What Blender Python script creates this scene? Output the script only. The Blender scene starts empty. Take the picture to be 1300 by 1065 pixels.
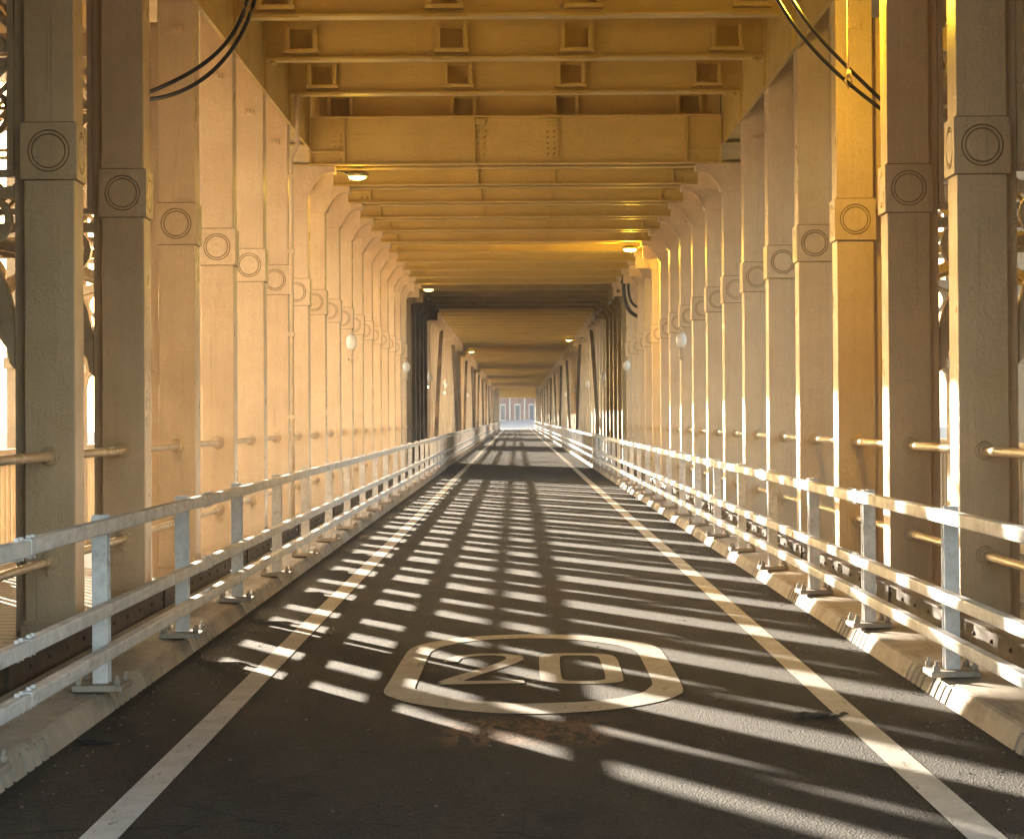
import bpy, bmesh, math, random
from mathutils import Vector, Matrix
R = math.radians
PI = math.pi
random.seed(7)
sc = bpy.context.scene
C = sc.collection

# ------------------------------------------------------------------ layout
EYE = 1.5
PITCH = 3.15                 # spacing of the frames along the bridge
K0 = 16.8                    # front face of the first visible frame
NK = 93
XI = 3.05                    # inner face of the columns
CW = .35                     # column width
XO = 5.38                    # outer column / parapet line
YEND = 308.0
BOT = 5.21                   # soffit of the low girders
def Y(k): return K0 + PITCH * k
PIERS = [(70.3, 83.2), (121.5, 134.5), (169, 182), (216, 229), (263, 276)]
def in_pier(y): return any(a - .6 <= y <= b + .2 for a, b in PIERS)

# ------------------------------------------------------------------ materials
def nmat(name):
    m = bpy.data.materials.new(name); m.use_nodes = True
    nt = m.node_tree; b = nt.nodes['Principled BSDF']
    return m, nt, b
def node(nt, t, **kw):
    n = nt.nodes.new(t)
    for k, v in kw.items():
        if k.startswith('i_'):
            n.inputs[k[2:].replace('_', ' ')].default_value = v
        else: setattr(n, k, v)
    return n
def L(nt, a, b): nt.links.new(a, b)
def coords(nt, scale=(1, 1, 1), rnd=True, kind='Object'):
    tc = node(nt, 'ShaderNodeTexCoord')
    mp = node(nt, 'ShaderNodeMapping'); mp.inputs['Scale'].default_value = scale
    L(nt, tc.outputs[kind], mp.inputs['Vector'])
    if rnd:
        oi = node(nt, 'ShaderNodeObjectInfo')
        mm = node(nt, 'ShaderNodeMath', operation='MULTIPLY'); mm.inputs[1].default_value = 37.0
        L(nt, oi.outputs['Random'], mm.inputs[0])
        L(nt, mm.outputs[0], mp.inputs['Location'])
    return mp.outputs[0]
def noise(nt, vec, scale, detail=4, rough=.6, dist=0):
    n = node(nt, 'ShaderNodeTexNoise'); n.inputs['Scale'].default_value = scale
    n.inputs['Detail'].default_value = detail; n.inputs['Roughness'].default_value = rough
    n.inputs['Distortion'].default_value = dist
    L(nt, vec, n.inputs['Vector']); return n.outputs['Fac']
def ramp(nt, fac, stops):
    r = node(nt, 'ShaderNodeValToRGB'); e = r.color_ramp.elements
    while len(e) < len(stops): e.new(.5)
    for i, (p, c) in enumerate(stops):
        e[i].position = p; e[i].color = (c[0], c[1], c[2], 1) if not isinstance(c, (int, float)) else (c, c, c, 1)
    L(nt, fac, r.inputs[0]); return r.outputs[0]
def mix(nt, fac, a, b, blend='MIX'):
    m = node(nt, 'ShaderNodeMix', data_type='RGBA', blend_type=blend)
    for s, v in ((0, fac), (6, a), (7, b)):
        if isinstance(v, (int, float)): m.inputs[s].default_value = v if s == 0 else (v, v, v, 1)
        elif isinstance(v, tuple): m.inputs[s].default_value = (v[0], v[1], v[2], 1)
        else: L(nt, v, m.inputs[s])
    return m.outputs[2]
def bump(nt, b, h, strength, dist=.01, prev=None):
    bp = node(nt, 'ShaderNodeBump'); bp.inputs['Strength'].default_value = strength
    bp.inputs['Distance'].default_value = dist
    L(nt, h, bp.inputs['Height'])
    if prev is not None: L(nt, prev, bp.inputs['Normal'])
    L(nt, bp.outputs[0], b.inputs['Normal']); return bp.outputs[0]

def paint(name, base, dirt, rough=.4, amount=.5, vert=True, rust=0.0, spec=.5):
    m, nt, b = nmat(name)
    v = coords(nt)
    vs = coords(nt, (6, 6, .5) if vert else (.5, 6, 6))
    big = noise(nt, v, 1.3, 5, .65)
    streak = noise(nt, vs, 2.2, 5, .7)
    f1 = ramp(nt, big, [(.35, 0), (.75, 1)])
    f2 = ramp(nt, streak, [(.45, 0), (.8, 1)])
    ff = mix(nt, .5, f1, f2, 'ADD')
    col = mix(nt, ff, base, tuple(base[i] * (1 - amount) + dirt[i] * amount for i in range(3)))
    fine = noise(nt, v, 45, 3, .7)
    col = mix(nt, .22, col, ramp(nt, fine, [(.3, .45), (.7, 1)]), 'MULTIPLY')
    drip = noise(nt, coords(nt, (14, 14, .35) if vert else (1.5, 14, 14)), 2.0, 4, .75, .2)
    col = mix(nt, ramp(nt, drip, [(.60, 0), (.74, .55)]), col, tuple(x * .55 for x in dirt))
    chip = noise(nt, v, 9, 6, .75)
    thr = .715 - rust
    col = mix(nt, ramp(nt, chip, [(thr, 0), (thr + .015, 1)]), col, (.15, .08, .035))
    L(nt, col, b.inputs['Base Color'])
    r = ramp(nt, big, [(.3, rough - .1), (.75, rough + .18)])
    L(nt, r, b.inputs['Roughness'])
    b.inputs['Specular IOR Level'].default_value = spec
    n1 = bump(nt, b, fine, .8, .006)
    n1 = bump(nt, b, noise(nt, v, 7, 4, .6), .5, .018, n1)
    n1 = bump(nt, b, streak, .25, .01, n1)
    bump(nt, b, chip, .15, .02, n1)
    return m
M = {}
M['cream'] = paint('cream_paint', (.76, .61, .415), (.48, .33, .18), .31, .45)
M['roofpaint'] = paint('ochre_cream_paint', (.66, .485, .145), (.42, .29, .08), .40, .4, vert=False)
M['cream2'] = paint('weathered_cream_paint', (.71, .58, .40), (.42, .31, .18), .45, .6, rust=.02)
M['shadebeam'] = paint('shaded_roof_paint', (.42, .31, .14), (.20, .145, .07), .45, .7, vert=False)  # roof paint with the pier's lack of light put into its colour
M['ribs'] = paint('backlit_rib_paint', (.24, .17, .095), (.08, .06, .035), .5, .8)  # backlit darkness of the ribs put into the paint colour
M['darker'] = paint('dark_column_paint', (.20, .15, .095), (.075, .056, .036), .5, .8, rust=.05)  # darker brown of the left pier columns
M['galv'] = None

def galv():
    m, nt, b = nmat('galvanised_steel')
    v = coords(nt)
    n1 = noise(nt, v, 5, 6, .7, .6); n2 = noise(nt, coords(nt, (1, .15, 1)), 22, 4, .7)
    col = mix(nt, ramp(nt, n1, [(.35, 0), (.7, 1)]), (.80, .80, .81), (.55, .55, .55))
    col = mix(nt, mix(nt, .6, 0.0, ramp(nt, n2, [(.52, 0), (.75, 1)])), col, (.30, .28, .25))
    L(nt, col, b.inputs['Base Color']); b.inputs['Metallic'].default_value = .1
    L(nt, ramp(nt, n1, [(.3, .5), (.7, .7)]), b.inputs['Roughness'])
    bump(nt, b, noise(nt, v, 30, 4, .7), .3, .003)
    return m
M['galv'] = galv()
def concrete():
    m, nt, b = nmat('kerb_concrete')
    v = coords(nt, rnd=False)
    n1 = noise(nt, v, 2.2, 6, .7, .4); n2 = noise(nt, coords(nt, (5, .5, 1), False), 3, 5, .7); n3 = noise(nt, v, 60, 3, .7)
    col = mix(nt, ramp(nt, n1, [(.35, 0), (.7, 1)]), (.50, .44, .36), (.33, .28, .22))
    col = mix(nt, ramp(nt, n2, [(.5, 0), (.72, .7)]), col, (.20, .15, .105))
    col = mix(nt, .3, col, ramp(nt, n3, [(.3, .4), (.7, 1)]), 'MULTIPLY')
    L(nt, col, b.inputs['Base Color']); b.inputs['Roughness'].default_value = .8
    x = bump(nt, b, n3, .5, .004); bump(nt, b, n1, .5, .015, x)
    return m
M['concrete'] = concrete()
def asphalt():
    m, nt, b = nmat('worn_asphalt')
    v = coords(nt, rnd=False)
    agg = node(nt, 'ShaderNodeTexVoronoi'); agg.inputs['Scale'].default_value = 95; L(nt, v, agg.inputs['Vector'])
    big = noise(nt, v, .45, 5, .65); mid = noise(nt, coords(nt, (1, .25, 1), False), 3.5, 6, .7, .5)
    fine = noise(nt, v, 160, 3, .8)
    col = mix(nt, ramp(nt, agg.outputs['Color'], [(.25, 0), (.95, 1)]), (.007, .0068, .0065), (.050, .045, .039))
    col = mix(nt, ramp(nt, big, [(.4, 0), (.7, .5)]), col, (.030, .026, .021))
    col = mix(nt, ramp(nt, mid, [(.56, 0), (.72, .55)]), col, (.075, .060, .045))
    lt = ramp(nt, fine, [(.70, 0), (.76, 1)])
    col = mix(nt, lt, col, (.26, .23, .19))
    dn = node(nt, 'ShaderNodeTexNoise'); dn.inputs['Scale'].default_value = 1.6; dn.inputs['Detail'].default_value = 5; L(nt, v, dn.inputs['Vector'])
    av = node(nt, 'ShaderNodeVectorMath', operation='MULTIPLY_ADD'); L(nt, dn.outputs['Color'], av.inputs[0]); av.inputs[1].default_value = (.9, .9, 0); L(nt, v, av.inputs[2])
    cr = node(nt, 'ShaderNodeTexVoronoi', feature='DISTANCE_TO_EDGE'); cr.inputs['Scale'].default_value = .42; L(nt, av.outputs[0], cr.inputs['Vector'])
    cmask = node(nt, 'ShaderNodeMath', operation='MULTIPLY'); L(nt, ramp(nt, cr.outputs['Distance'], [(.0, 1), (.007, 0)]), cmask.inputs[0]); L(nt, ramp(nt, big, [(.42, 0), (.52, 1)]), cmask.inputs[1])
    col = mix(nt, cmask.outputs[0], col, (.004, .004, .004))
    stain = noise(nt, coords(nt, (1, .5, 1), False), 1.7, 3, .5)
    col = mix(nt, ramp(nt, stain, [(.62, 0), (.68, .6)]), col, (.010, .0095, .009))
    # worn strip in front of the roundel where the top coat has gone
    sx = node(nt, 'ShaderNodeSeparateXYZ'); L(nt, v, sx.inputs[0])
    def band(sock, lo, hi, soft):
        a = node(nt, 'ShaderNodeMapRange', interpolation_type='SMOOTHSTEP'); a.inputs[1].default_value = lo - soft; a.inputs[2].default_value = lo + soft
        c = node(nt, 'ShaderNodeMapRange', interpolation_type='SMOOTHSTEP'); c.inputs[1].default_value = hi + soft; c.inputs[2].default_value = hi - soft
        L(nt, sock, a.inputs[0]); L(nt, sock, c.inputs[0])
        mm = node(nt, 'ShaderNodeMath', operation='MULTIPLY'); L(nt, a.outputs[0], mm.inputs[0]); L(nt, c.outputs[0], mm.inputs[1]); return mm.outputs[0]
    bx = band(sx.outputs[0], -.35, .42, .12); by = band(sx.outputs[1], 11.2, 12.15, .2)
    mm = node(nt, 'ShaderNodeMath', operation='MULTIPLY'); L(nt, bx, mm.inputs[0]); L(nt, by, mm.inputs[1])
    wn = noise(nt, coords(nt, (1, .35, 1), False), 14, 6, .8, 1.0)
    m2 = node(nt, 'ShaderNodeMath', operation='MULTIPLY'); L(nt, mm.outputs[0], m2.inputs[0]); L(nt, ramp(nt, wn, [(.46, 0), (.52, 1)]), m2.inputs[1])
    col = mix(nt, m2.outputs[0], col, (.20, .105, .055))
    L(nt, col, b.inputs['Base Color'])
    L(nt, ramp(nt, mid, [(.3, .74), (.7, .9)]), b.inputs['Roughness']); b.inputs['Specular IOR Level'].default_value = .3
    x = bump(nt, b, agg.outputs['Distance'], 1, .013); x = bump(nt, b, fine, .5, .003, x); bump(nt, b, mid, .5, .01, x)
    return m
M['asphalt'] = asphalt()
def linepaint():
    m, nt, b = nmat('worn_road_paint')
    v = coords(nt, rnd=False)
    n1 = noise(nt, v, 4, 6, .75, .4); n2 = noise(nt, v, 70, 3, .8); n3 = noise(nt, coords(nt, (1, .2, 1), False), 14, 5, .8)
    col = mix(nt, ramp(nt, n1, [(.35, 0), (.7, 1)]), (.62, .60, .56), (.42, .39, .34))
    col = mix(nt, ramp(nt, n3, [(.58, 0), (.66, .85)]), col, (.13, .11, .09))
    col = mix(nt, ramp(nt, n2, [(.62, 0), (.7, .9)]), col, (.08, .07, .06))
    L(nt, col, b.inputs['Base Color']); b.inputs['Roughness'].default_value = .55
    bump(nt, b, n2, .6, .004)
    return m
M['line'] = linepaint()
def simple(name, c, rough=.6, metal=0, var=.35, scale=6, b_=.3, bd=.01, c2=None):
    m, nt, b = nmat(name); v = coords(nt)
    n1 = noise(nt, v, scale, 6, .7, .3)
    c2 = c2 or tuple(x * (1 - var) for x in c)
    L(nt, mix(nt, ramp(nt, n1, [(.35, 0), (.7, 1)]), c, c2), b.inputs['Base Color'])
    b.inputs['Roughness'].default_value = rough; b.inputs['Metallic'].default_value = metal
    bump(nt, b, noise(nt, v, scale * 6, 4, .7), b_, bd)
    return m
M['groove_shade'] = simple('groove_shade_paint', (.34, .235, .125), .8, 0, .5, 20)  # shade of roundel grooves and panel seams, set as a darker colour
M['rust'] = simple('rusty_steel', (.11, .075, .045), .75, 0, .6, 5, .5, .01)
M['darksteel'] = simple('dark_deck_steel', (.06, .05, .04), .7, 0, .5, 3)
M['rubber'] = simple('black_cable_sheath', (.012, .012, .013), .35, 0, .3, 20)
M['dirt'] = simple('dry_dirt', (.10, .07, .045), .95, 0, .6, 20, .8, .01)
M['grit'] = simple('pale_grit', (.24, .21, .17), .9, 0, .4, 40)
M['zinc'] = simple('lamp_housing_metal', (.30, .26, .18), .4, .3, .3, 10)
M['slot'] = simple('dark_slot', (.012, .011, .010), .9)
M['globe'] = simple('opal_globe_glass', (.86, .85, .82), .12, 0, .06, 3, .02)
M['pave'] = simple('pale_paving', (.42, .40, .38), .85, 0, .25, .4)
M['glasswin'] = simple('window_glass', (.10, .12, .15), .08, 0, .3, .8, .05)
M['winframe'] = simple('window_stone', (.62, .58, .52), .8, 0, .2, 4)
M['slate'] = simple('slate_roof', (.10, .10, .11), .7, 0, .3, 3)
def wood():
    m, nt, b = nmat('footway_boards'); v = coords(nt, rnd=False)
    w = node(nt, 'ShaderNodeTexWave', wave_type='BANDS', bands_direction='Y'); w.inputs['Scale'].default_value = 1.05
    L(nt, v, w.inputs['Vector'])
    n1 = noise(nt, coords(nt, (.6, 8, 1), False), 3, 5, .7)
    col = mix(nt, ramp(nt, n1, [(.35, 0), (.7, 1)]), (.38, .34, .29), (.24, .21, .17))
    col = mix(nt, ramp(nt, w.outputs[0], [(.0, 1), (.06, 0)]), col, (.02, .017, .014))
    L(nt, col, b.inputs['Base Color']); b.inputs['Roughness'].default_value = .8
    bump(nt, b, w.outputs[0], .4, .01); return m
M['wood'] = wood()
def masonry(name, c1, c2, mortar, sx=1.2, bw=.9, bh=.38, rough=.85, msz=.018):
    m, nt, b = nmat(name)
    tc = node(nt, 'ShaderNodeTexCoord'); s = node(nt, 'ShaderNodeSeparateXYZ'); L(nt, tc.outputs['Object'], s.inputs[0])
    ad = node(nt, 'ShaderNodeMath', operation='ADD'); L(nt, s.outputs[0], ad.inputs[0]); L(nt, s.outputs[1], ad.inputs[1])
    cb = node(nt, 'ShaderNodeCombineXYZ'); L(nt, ad.outputs[0], cb.inputs[0]); L(nt, s.outputs[2], cb.inputs[1])
    br = node(nt, 'ShaderNodeTexBrick'); br.inputs['Scale'].default_value = 1
    br.inputs['Brick Width'].default_value = bw; br.inputs['Row Height'].default_value = bh; br.inputs['Mortar Size'].default_value = msz
    br.inputs['Color1'].default_value = (*c1, 1); br.inputs['Color2'].default_value = (*c2, 1); br.inputs['Mortar'].default_value = (*mortar, 1)
    L(nt, cb.outputs[0], br.inputs['Vector'])
    n = noise(nt, tc.outputs['Object'], 1.5, 6, .7)
    L(nt, mix(nt, .6, br.outputs['Color'], ramp(nt, n, [(.3, .4), (.7, 1)]), 'MULTIPLY'), b.inputs['Base Color'])
    b.inputs['Roughness'].default_value = rough
    inv = node(nt, 'ShaderNodeMath', operation='SUBTRACT'); inv.inputs[0].default_value = 1; L(nt, br.outputs['Fac'], inv.inputs[1])
    bump(nt, b, inv.outputs[0], .8, .02); return m
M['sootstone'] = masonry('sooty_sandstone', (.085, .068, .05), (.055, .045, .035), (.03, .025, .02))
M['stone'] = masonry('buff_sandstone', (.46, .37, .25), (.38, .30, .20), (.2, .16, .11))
M['brick'] = masonry('red_brick', (.42, .20, .14), (.34, .15, .10), (.42, .36, .31), bw=.23, bh=.075, msz=.008)
M['stone2'] = simple('pale_bounce_ground', (.46, .40, .32), .85, 0, .3, 1.5)
def water():
    m, nt, b = nmat('river_water'); v = coords(nt, rnd=False)
    b.inputs['Base Color'].default_value = (.045, .05, .045, 1); b.inputs['Roughness'].default_value = .12
    bump(nt, b, noise(nt, v, .6, 6, .6), .35, .3); return m
M['water'] = water()
def emis(name, c, s):
    m, nt, b = nmat(name); b.inputs['Base Color'].default_value = (*c, 1)
    b.inputs['Emission Color'].default_value = (*c, 1); b.inputs['Emission Strength'].default_value = s; return m
M['sodium'] = emis('sodium_diffuser_bright', (1, .52, .06), 60)
M['sodium_dim'] = emis('sodium_diffuser_dim', (1, .50, .10), 6)

# ------------------------------------------------------------------ mesh helper
class MB:
    def __init__(s): s.bm = bmesh.new()
    def box(s, x0, x1, y0, y1, z0, z1, bev=0, mi=0):
        m = Matrix.Translation(((x0 + x1) / 2, (y0 + y1) / 2, (z0 + z1) / 2)) @ Matrix.Diagonal((abs(x1 - x0), abs(y1 - y0), abs(z1 - z0), 1))
        g = bmesh.ops.create_cube(s.bm, size=1, matrix=m)
        if mi:
            for f in {f for v in g['verts'] for f in v.link_faces}: f.material_index = mi
        if bev:
            es = list({e for v in g['verts'] for e in v.link_edges})
            bmesh.ops.bevel(s.bm, geom=es, offset=bev, segments=2, affect='EDGES', profile=.5)
        return s
    def bar(s, p0, p1, w, y0, y1):
        """flat bar in the XZ plane from p0 to p1 (x,z)"""
        a = Vector((p0[0], 0, p0[1])); b = Vector((p1[0], 0, p1[1])); d = b - a; ln = d.length
        ang = math.atan2(d.z, d.x)
        m = Matrix.Translation(((a + b) / 2 + Vector((0, (y0 + y1) / 2, 0)))) @ Matrix.Rotation(-ang, 4, 'Y') @ Matrix.Diagonal((ln, abs(y1 - y0), w, 1))
        bmesh.ops.create_cube(s.bm, size=1, matrix=m); return s
    def prism(s, pts, y0, y1):
        """polygon in XZ extruded along Y"""
        f0 = [s.bm.verts.new((x, y0, z)) for x, z in pts]; f1 = [s.bm.verts.new((x, y1, z)) for x, z in pts]
        n = len(pts)
        s.bm.faces.new(f0); s.bm.faces.new(list(reversed(f1)))
        for i in range(n): s.bm.faces.new((f0[i], f1[i], f1[(i + 1) % n], f0[(i + 1) % n]))
        return s
    def tube(s, path, r, n=10, cap=True):
        P = [Vector(p) for p in path]; rings = []
        up = Vector((0, 0, 1))
        for i, p in enumerate(P):
            t = (P[min(i + 1, len(P) - 1)] - P[max(i - 1, 0)]).normalized()
            u = up if abs(t.dot(up)) < .95 else Vector((1, 0, 0))
            a = t.cross(u).normalized(); b = t.cross(a).normalized()
            rr = r[i] if isinstance(r, (list, tuple)) else r
            rings.append([s.bm.verts.new(p + (a * math.cos(2 * PI * j / n) + b * math.sin(2 * PI * j / n)) * rr) for j in range(n)])
        for i in range(len(P) - 1):
            for j in range(n): s.bm.faces.new((rings[i][j], rings[i][(j + 1) % n], rings[i + 1][(j + 1) % n], rings[i + 1][j])).smooth = True
        if cap:
            s.bm.faces.new(rings[0]); s.bm.faces.new(list(reversed(rings[-1])))
        return s
    def ring(s, c, axis, r0, r1, h, n=32):
        """annulus standing proud by h along axis ('-y' or 'x' sign) at c"""
        ax = Vector(axis); u = Vector((0, 0, 1)); w = ax.cross(u)
        c = Vector(c); V = []
        for rr, hh in ((r0, 0), (r0 + .004, h), (r1 - .004, h), (r1, 0)):
            V.append([s.bm.verts.new(c + ax * hh + (u * math.cos(2 * PI * j / n) + w * math.sin(2 * PI * j / n)) * rr) for j in range(n)])
        for q in range(3):
            for j in range(n): s.bm.faces.new((V[q][j], V[q][(j + 1) % n], V[q + 1][(j + 1) % n], V[q + 1][j]))
        return s
    def grooved(s, c, axis, half, h=.013):
        """square face plate with a roundel formed by two turned grooves"""
        ax = Vector(axis); u = Vector((0, 0, 1)); w = ax.cross(u); c = Vector(c); n = 48
        def loop(r, hh, sq=False):
            out = []
            for j in range(n):
                a = 2 * PI * j / n; ca, sa = math.cos(a), math.sin(a)
                k = (r / max(abs(ca), abs(sa))) if sq else r
                out.append(s.bm.verts.new(c + ax * hh + (u * ca + w * sa) * k))
            return out
        def strip(A, B):
            for j in range(n): s.bm.faces.new((A[j], A[(j + 1) % n], B[(j + 1) % n], B[j]))
        for r0, r1, sq in ((.112, 0, 0), (.137, .121, 0), (half, .146, 1)):
            A = loop(r0, -.001, sq); B = loop(r0 - (.0 if sq else .001), h, sq); strip(A, B)
            if r1:
                Cc = loop(r1 + .001, h); D = loop(r1, -.001); strip(B, Cc); strip(Cc, D)
            else: s.bm.faces.new(B)
        return s
    def rivet(s, x, y, z, r=.017, ax=(0, -1, 0)):
        m = Matrix.Translation((x, y, z)) @ Matrix.Diagonal((1, 1, 1, 1))
        bmesh.ops.create_icosphere(s.bm, subdivisions=1, radius=r, matrix=m); return s
    def ball(s, c, r, sx=1, sy=1, sz=1, sub=3):
        g = bmesh.ops.create_icosphere(s.bm, subdivisions=sub, radius=r, matrix=Matrix.Translation(c) @ Matrix.Diagonal((sx, sy, sz, 1)))
        for f in {f for v in g['verts'] for f in v.link_faces}: f.smooth = True
        return s
    def build(s, name, mats, parent=None, loc=None):
        bmesh.ops.recalc_face_normals(s.bm, faces=s.bm.faces)
        me = bpy.data.meshes.new(name); s.bm.to_mesh(me); s.bm.free()
        for m in (mats if isinstance(mats, (list, tuple)) else [mats]): me.materials.append(m)
        o = bpy.data.objects.new(name, me); C.objects.link(o)
        if parent: o.parent = parent
        if loc: o.location = loc
        return o
def empty(name, loc=(0, 0, 0)):
    o = bpy.data.objects.new(name, None); C.objects.link(o); o.location = loc; o.empty_display_size = .2; return o
def tag(o, label, cat, group=None):
    o['label'] = label; o['category'] = cat
    if group: o['group'] = group
    o['kind'] = 'thing'
    return o
def struct(o): o['kind'] = 'structure'; return o
KIDS = {}
def kids(o): return [c for c in bpy.data.objects if c.parent == o]
def copy_tree(o, parent=None):
    if o.name not in KIDS: KIDS[o.name] = kids(o)
    c = o.copy(); C.objects.link(c)
    if parent: c.parent = parent
    for ch in KIDS[o.name]: copy_tree(ch, c)
    return c
class Repeat:
    """first call moves the prototype itself, later calls copy it"""
    def __init__(s, make): s.make = make; s.o = None; s.used = False
    def __call__(s, loc):
        if s.o is None: s.o = s.make()
        if not s.used: s.used = True; o = s.o
        else: o = copy_tree(s.o)
        o.location = loc; return o
ORD = ['first', 'second', 'third', 'fourth', 'fifth', 'sixth', 'seventh', 'eighth', 'ninth', 'tenth', 'eleventh', 'twelfth',
       'thirteenth', 'fourteenth', 'fifteenth', 'sixteenth', 'seventeenth', 'eighteenth', 'nineteenth', 'twentieth']
SIDE = {-1: 'left', 1: 'right'}

# ------------------------------------------------------------------ ground, road, river
def sheet(name, x0, x1, y0, y1, z, mat, parent=None):
    m = MB(); v = [m.bm.verts.new(p) for p in ((x0, y0, z), (x1, y0, z), (x1, y1, z), (x0, y1, z))]; m.bm.faces.new(v)
    return m.build(name, mat, parent)
struct(sheet('river', -1500, 1500, -1500, 1900, -26, M['water']))
struct(sheet('bounce_ground', -60, 60, -400, -11.05, -.01, M['stone2']))  # unseen pale ground added behind the camera to bounce warm light
m = MB(); m.box(-400, 400, YEND + .2, 900, -25.99, -.02); struct(m.build('river_bank', M['pave']))
XC = .07                                                   # the carriageway sits slightly right of the frame centre
XKL, XKR = -2.08, 2.20
m = MB(); m.box(-2.62, 2.76, -11, YEND, -.25, 0); road = struct(m.build('road', M['asphalt']))
def line(xa, xb):
    w = .07; mm = MB(); v = [mm.bm.verts.new(p) for p in ((xa - w, -11, .004), (xa + w, -11, .004), (xb + w, YEND - 1, .004), (xb - w, YEND - 1, .004))]
    mm.bm.faces.new(v); return mm.build('lane_line', M['line'], road)
l1 = line(-1.50, -1.62); l1['label'] = 'continuous white edge line along the left kerb'
l2 = line(1.65, 1.72); l2['label'] = 'continuous white edge line along the right kerb'
outer = [(-.74,13.40),(-.735,13.9),(-.72,15.2),(-.70,15.80),(-.64,16.12),(-.53,16.38),(-.32,16.68),(.06,16.84),(.40,16.74),(.66,16.46),(.83,16.14),(.90,15.84),(.92,15.3),(.915,13.9),(.90,13.34),(.86,13.12),(.76,12.86),(.55,12.56),(.30,12.38),(.05,12.33),(-.22,12.43),(-.54,12.78),(-.70,13.14)]
inner = [(-.575,13.55),(-.572,14.3),(-.565,15.4),(-.545,15.72),(-.47,16.04),(-.27,16.40),(.06,16.54),(.36,16.42),(.58,16.14),(.71,15.82),(.755,15.5),(.76,14.8),(.755,13.79),(.72,13.47),(.64,13.17),(.42,12.88),(.08,12.77),(-.10,12.82),(-.32,13.03),(-.48,13.28),(-.55,13.42)]
def smooth_closed(P, per=6):
    n = len(P); out = []
    for i in range(n):
        p0, p1, p2, p3 = (Vector(P[(i + q - 1) % n]) for q in range(4))
        for t in range(per):
            u = t / per
            out.append(.5 * ((2 * p1) + (-p0 + p2) * u + (2 * p0 - 5 * p1 + 4 * p2 - p3) * u * u + (-p0 + 3 * p1 - 3 * p2 + p3) * u ** 3))
    return out
def resample(P, n, start):
    # start: angle origin; order points by arc length from the point nearest to 'start'
    i0 = min(range(len(P)), key=lambda i: (P[i] - Vector(start)).length); P = P[i0:] + P[:i0]
    ds = [0]
    for i in range(len(P)): ds.append(ds[-1] + (P[(i + 1) % len(P)] - P[i]).length)
    out = []; j = 0
    for k in range(n):
        t = ds[-1] * k / n
        while ds[j + 1] < t: j += 1
        u = (t - ds[j]) / max(1e-9, ds[j + 1] - ds[j]); out.append(P[j].lerp(P[(j + 1) % len(P)], u))
    return out
def area(P): return sum(P[i].x * P[(i + 1) % len(P)].y - P[(i + 1) % len(P)].x * P[i].y for i in range(len(P)))
def annulus(mm, A, B, sA, sB, z=.004, n=160):
    A = smooth_closed(A); B = smooth_closed(B)
    if area(A) * area(B) < 0: B.reverse()
    A = resample(A, n, sA); B = resample(B, n, sB)
    va = [mm.bm.verts.new((p.x, p.y, z)) for p in A]; vb = [mm.bm.verts.new((p.x, p.y, z)) for p in B]
    for i in range(n): mm.bm.faces.new((va[i], va[(i + 1) % n], vb[(i + 1) % n], vb[i]))
rd = empty('speed_roundel'); rd.parent = road; rd['label'] = 'large worn white 20 speed limit roundel painted on the road'
mm = MB(); annulus(mm, outer, inner, (-.74, 13.4), (-.575, 13.55)); mm.build('roundel_ring', M['line'], rd)
zo = [(.13,15.2),(.15,15.38),(.25,15.46),(.41,15.46),(.54,15.40),(.605,15.2),(.61,14.6),(.60,13.95),(.58,13.80),(.50,13.72),(.37,13.70),(.23,13.73),(.14,13.84),(.125,14.0),(.125,14.6)]
zi = [(.26,15.19),(.285,15.31),(.38,15.34),(.47,15.30),(.50,15.15),(.505,14.6),(.50,14.02),(.475,13.89),(.40,13.85),(.29,13.86),(.25,13.98),(.25,14.6)]
mm = MB(); annulus(mm, zo, zi, (.13, 15.2), (.26, 15.19)); mm.build('digit_zero', M['line'], rd)
mm = MB()                                                   # the 2: a stroke of varying width
two = [(-.415,14.97,.045),(-.40,15.18,.045),(-.34,15.33,.05),(-.23,15.425,.06),(-.12,15.42,.06),(-.03,15.30,.055),(-.02,15.12,.055),(-.07,14.88,.055),(-.15,14.62,.055),(-.25,14.32,.055),(-.345,14.02,.06),(-.40,13.80,.06)]
pl = [Vector((a, b)) for a, b, c in two]; vs = []
for i, (x, y, w) in enumerate(two):
    t = (pl[min(i + 1, len(pl) - 1)] - pl[max(0, i - 1)]).normalized(); nn = Vector((-t.y, t.x)); 
    vs.append((mm.bm.verts.new((x + nn.x * w, y + nn.y * w, .004)), mm.bm.verts.new((x - nn.x * w, y - nn.y * w, .004))))
for i in range(len(vs) - 1): mm.bm.faces.new((vs[i][0], vs[i + 1][0], vs[i + 1][1], vs[i][1]))
v = [mm.bm.verts.new(p) for p in ((-.46, 13.69, .0052), (.035, 13.74, .0052), (.03, 13.90, .0052), (-.40, 13.86, .0052))]; mm.bm.faces.new(v)
mm.build('digit_two', M['line'], rd)

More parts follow.
